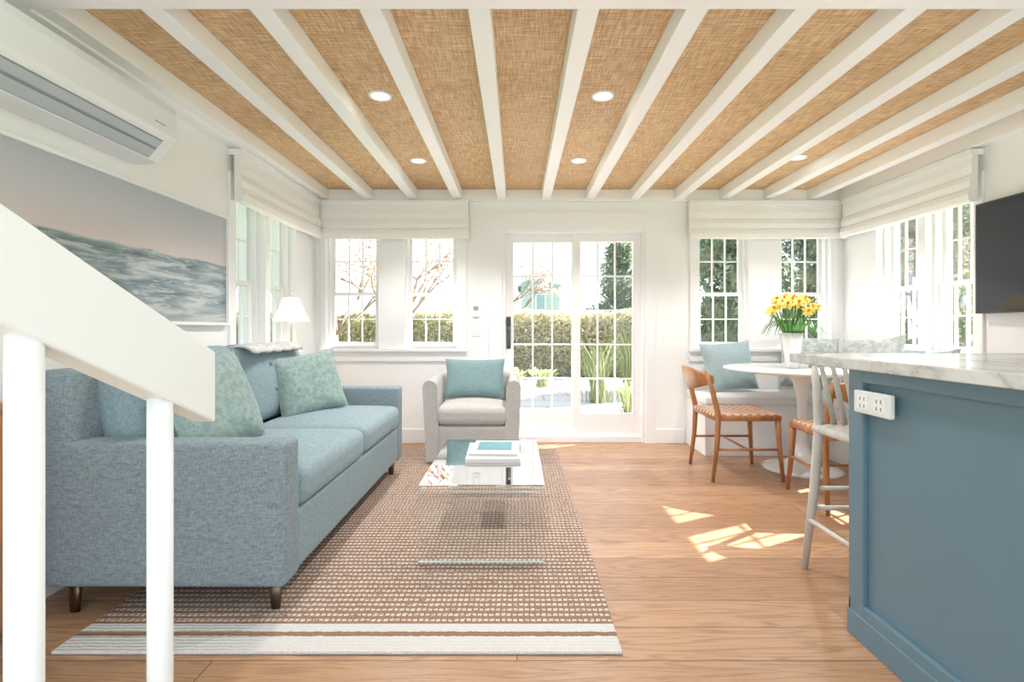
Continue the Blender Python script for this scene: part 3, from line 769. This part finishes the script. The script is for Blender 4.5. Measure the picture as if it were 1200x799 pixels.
def bare(name, x, y, h, seed, bl):
    mb = MB(); rnd = random.Random(seed); tips = []
    def grow(p, d, l, r_, dep):
        q = p+d*l; m_ = p+d*l*.5+Vector((rnd.uniform(-.05, .05), rnd.uniform(-.05, .05), 0))*l
        mb.tube([p, m_, q], [r_, r_*.85, r_*.65], M_bark, 5)
        if dep == 0: tips.append((p, q)); return
        if dep < 3: tips.append((p, q))
        for _ in range(3):
            nd = (d+Vector((rnd.gauss(0, .55), rnd.gauss(0, .55), rnd.gauss(.05, .3)))).normalized(); grow(q, nd, l*rnd.uniform(.62, .85), r_*.6, dep-1)
    grow(Vector((x, y, -.2)), Vector((.05, 0, 1)), h*.3, .065, 5)
    for (p, q) in tips:
        def smp(r_, p=p, q=q): return p.lerp(q, r_.random())+Vector((r_.gauss(0, .03), r_.gauss(0, .03), r_.gauss(0, .03)))
        leaves(mb, smp, bl, .03, M_bloss, rnd.randint(0, 9999))
    return mb.obj(name)
bare('blossom_tree', -2.3, 9.4, 3.8, 11, 12); bare('blossom_tree', -3.7, 10.3, 3.8, 12, 11)
bare('blossom_tree', -5.3, 9.0, 3.6, 14, 8); bare('blossom_tree', -.2, 15.5, 3.8, 15, 8)
def tuft(name, x, y, h, sp_, n, seed, flowers=0):
    mb = MB(); rnd = random.Random(seed)
    for _ in range(n):
        a = rnd.uniform(0, 6.28); l = rnd.uniform(.2, 1)*sp_; hh = h*rnd.uniform(.6, 1.05); bx = x+rnd.gauss(0, .08); by = y+rnd.gauss(0, .08); c, s = math.cos(a), math.sin(a)
        mb.sweep([(bx, by, -.128), (bx+c*l*.35, by+s*l*.35, hh*.6), (bx+c*l, by+s*l, hh)], [.007, .006, .001], [.003]*3, M_blade, side=(-s, c, 0), n=4)
    for _ in range(flowers):
        a = rnd.uniform(0, 6.28); l = rnd.uniform(0, 1)*sp_; M_ = orient((x+l*math.cos(a), y+l*math.sin(a), h*rnd.uniform(.7, 1.1)), (rnd.gauss(0, .3), -1, .4))
        mb.lathe([(.001, .02), (.02, .015), (.04, 0), (.001, -.005)], M_yel, 7, M_)
    return mb.obj(name)
tuft('ornamental_grass', 1.28, 8.2, .85, .4, 130, 1); tuft('ornamental_grass', 1.95, 8.8, 1.1, .45, 160, 2)
tuft('daffodil_clump', -.1, 9.8, .25, .25, 140, 3, 14); tuft('daffodil_clump', .5, 10.4, .22, .25, 100, 4, 8); tuft('ornamental_grass', 1.55, 7.0, .35, .25, 120, 5)
mb = MB(); mb.box(.2, 2.0, 24, 28, -.2, 3.1, M_hside); mb.add([(.0, 23.8, 3.0), (2.2, 23.8, 3.0), (1.1, 23.8, 4.1), (.0, 28, 3.0), (2.2, 28, 3.0), (1.1, 28, 4.1)], [(0, 1, 2), (5, 4, 3), (0, 2, 5, 3), (1, 4, 5, 2)], M_roof)
mb.box(.85, 1.35, 23.95, 24, 1.9, 2.7, M_trim); mb.box(.9, 1.3, 23.9, 23.95, 1.95, 2.65, M_roof); mb.obj('neighbour_house')

# ------------------------------------------------------------------ light
w = bpy.data.worlds.new('world'); sc.world = w; w.use_nodes = True; nt = w.node_tree; bg = nt.nodes['Background']
tc = nt.nodes.new('ShaderNodeTexCoord'); sp = nt.nodes.new('ShaderNodeSeparateXYZ'); L(nt, tc.outputs['Generated'], sp.inputs[0])
L(nt, ramp(nt, sp.outputs[2], [(0, (.90, .95, 1)), (.25, (.74, .86, 1)), (1, (.66, .81, 1))]), bg.inputs[0]); bg.inputs[1].default_value = 1.6
sd = bpy.data.lights.new('sun', 'SUN'); sd.energy = 50; sd.angle = .009; sd.color = (1, .95, .89)
so = bpy.data.objects.new('sun', sd); COL.objects.link(so); so.rotation_euler = Vector((-1.14, -.56, -1)).to_track_quat('-Z', 'Y').to_euler(); so.location = (8, 8, 8)

cd = bpy.data.cameras.new('camera'); cam = bpy.data.objects.new('camera', cd); COL.objects.link(cam)
cd.lens = 18; cd.sensor_width = 36; cd.shift_x = -.005; cd.shift_y = -.0121; cd.clip_start = .02; cd.clip_end = 200
cam.location = (0, 0, H); cam.rotation_euler = (math.pi/2, 0, 0); sc.camera = cam
sc.view_settings.view_transform = 'Standard'
sc.view_settings.exposure = .5
sc.view_settings.gamma = 1.12
